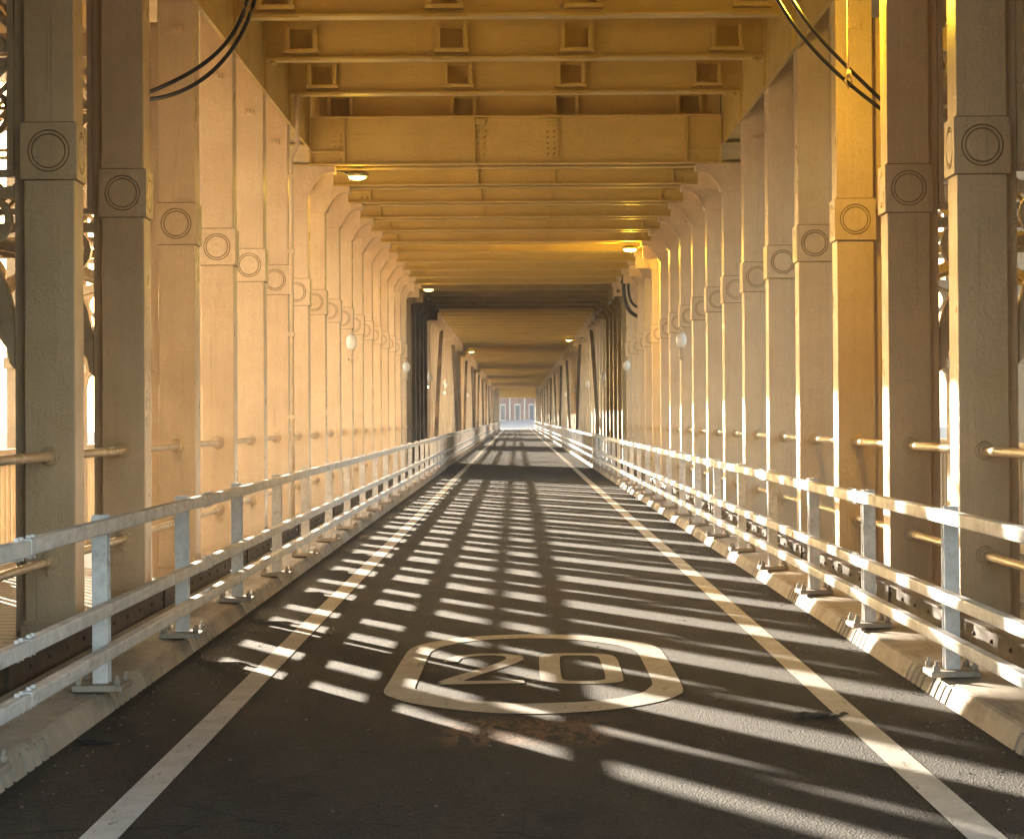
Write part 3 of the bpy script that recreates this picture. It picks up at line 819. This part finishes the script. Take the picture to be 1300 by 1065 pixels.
clump('dirt_clump', -1.98, 11.3, .07, 'black lump of debris against the foot of the left kerb', M['slot'])
clump('dirt_clump', -1.30, 19.6, .05, 'thin strip of dirt beside the left white line', M['dirt'], 12, .2)
m = MB(); rr = random.Random(3)
for i in range(620):
    y = 9 + rr.random() ** 1.4 * 26
    side = rr.random()
    x = (XKR - abs(rr.gauss(0, .22)) - .02) if side < .62 else ((XKL + abs(rr.gauss(0, .16)) + .02) if side < .85 else rr.uniform(-2, 2.1))
    s_ = rr.uniform(.0018, .0065)
    bmesh.ops.create_icosphere(m.bm, subdivisions=1, radius=s_, matrix=Matrix.Translation((x, y, s_ * .5)) @ Matrix.Diagonal((1.3, 1, .7, 1)))
o = m.build('grit', M['grit']); o['kind'] = 'stuff'; o['label'] = 'loose pale grit scattered beside the kerbs'

# ------------------------------------------------------------------ beyond the far end
m = MB(); n = 24; rows = []
for i in range(n + 1):
    u = i / n; y = YEND + 38 * u
    rows.append([m.bm.verts.new((x, y, .004 + 1.5 * u * u * (.75 + .12 * x / 8 * 2 * u))) for x in (-30, -10, -3, 0, 3, 10, 30)])
for i in range(n):
    for j in range(6): m.bm.faces.new((rows[i][j], rows[i][j + 1], rows[i + 1][j + 1], rows[i + 1][j]))
struct(m.build('approach_road', M['pave']))
t = tag(empty('brick_building', (0, 346, .5)), 'red brick building with tall windows beyond the far opening', 'building')
m = MB(); m.box(-16, 18, 0, 12, -.5, 10); m.build('wall', M['brick'], t)
m = MB(); m.prism([(-16.4, 10), (18.4, 10), (17, 13), (-15, 13)], -.4, 12.4); m.build('roof', M['slate'], t)
for xx in (-4.15, -2.0, -.45 + .55, 2.1, 4.2):
    m = MB(); m.box(xx - .42, xx + .42, -.03, .0, .55, 2.9); p = m.build('window', M['winframe'], t)
    m = MB(); m.box(xx - .3, xx + .3, -.045, -.031, .68, 2.72); m.build('pane', M['glasswin'], p)
for xx in (-3.05, -1.0, 1.1, 3.15):
    m = MB(); m.box(xx - .1, xx + .1, -.12, 0, -.5, 9.9); m.build('pilaster', M['winframe'], t)

# ------------------------------------------------------------------ air
HAZE = .0006
if HAZE:
    m = MB(); m.box(-1550, 1550, -1550, 1950, -27, 16); o = m.build('haze', []); o['kind'] = 'stuff'
    hm = bpy.data.materials.new('haze_air'); hm.use_nodes = True; hn = hm.node_tree; hn.nodes.clear()
    pv = hn.nodes.new('ShaderNodeVolumePrincipled'); pv.inputs['Color'].default_value = (.95, .95, .97, 1); pv.inputs['Density'].default_value = HAZE; pv.inputs['Anisotropy'].default_value = .0
    om = hn.nodes.new('ShaderNodeOutputMaterial'); hn.links.new(pv.outputs[0], om.inputs['Volume']); o.data.materials.append(hm)
# ------------------------------------------------------------------ light
AZ = math.atan(1 / 2.12); EL = math.atan(math.sin(AZ) / 2.45)
d = Vector((math.sin(AZ) * math.cos(EL), -math.cos(AZ) * math.cos(EL), -math.sin(EL)))
ld = bpy.data.lights.new('sun', 'SUN'); ld.energy = 5.0; ld.angle = R(.5); ld.color = (1, .86, .68)
lo = bpy.data.objects.new('sun', ld); C.objects.link(lo); lo.rotation_euler = d.to_track_quat('-Z', 'Y').to_euler()
w = bpy.data.worlds.new('World'); sc.world = w; w.use_nodes = True
nt = w.node_tree; bg = nt.nodes['Background']
sky = nt.nodes.new('ShaderNodeTexSky'); sky.sky_type = 'NISHITA'; sky.sun_disc = False
sky.sun_elevation = EL; sky.sun_rotation = -AZ; sky.dust_density = 4; sky.ozone_density = .3; sky.air_density = 1.0
nt.links.new(sky.outputs[0], bg.inputs[0]); bg.inputs[1].default_value = .15

# ------------------------------------------------------------------ camera
cd = bpy.data.cameras.new('camera'); cam = bpy.data.objects.new('camera', cd); C.objects.link(cam); sc.camera = cam
cd.sensor_width = 36; cd.lens = 36 * 3090 / 1300; cd.clip_end = 6000; cd.clip_start = .1
cd.shift_y = -45.0 / 1300
cam.matrix_world = Matrix.Translation((0, 0, EYE)) @ Matrix.Rotation(R(.11), 4, 'Z') @ Matrix.Rotation(PI / 2 + math.atan(42.5 / 3090), 4, 'X') @ Matrix.Rotation(R(-.35), 4, 'Z')

vs_ = sc.view_settings; vs_.view_transform = 'Standard'; vs_.look = 'None'; vs_.gamma = 1; vs_.exposure = 2.9
cy = sc.cycles
cy.max_bounces = 10; cy.diffuse_bounces = 8; cy.glossy_bounces = 4; cy.transmission_bounces = 4
cy.sample_clamp_indirect = 12; cy.use_denoising = True; cy.caustics_reflective = False; cy.caustics_refractive = False
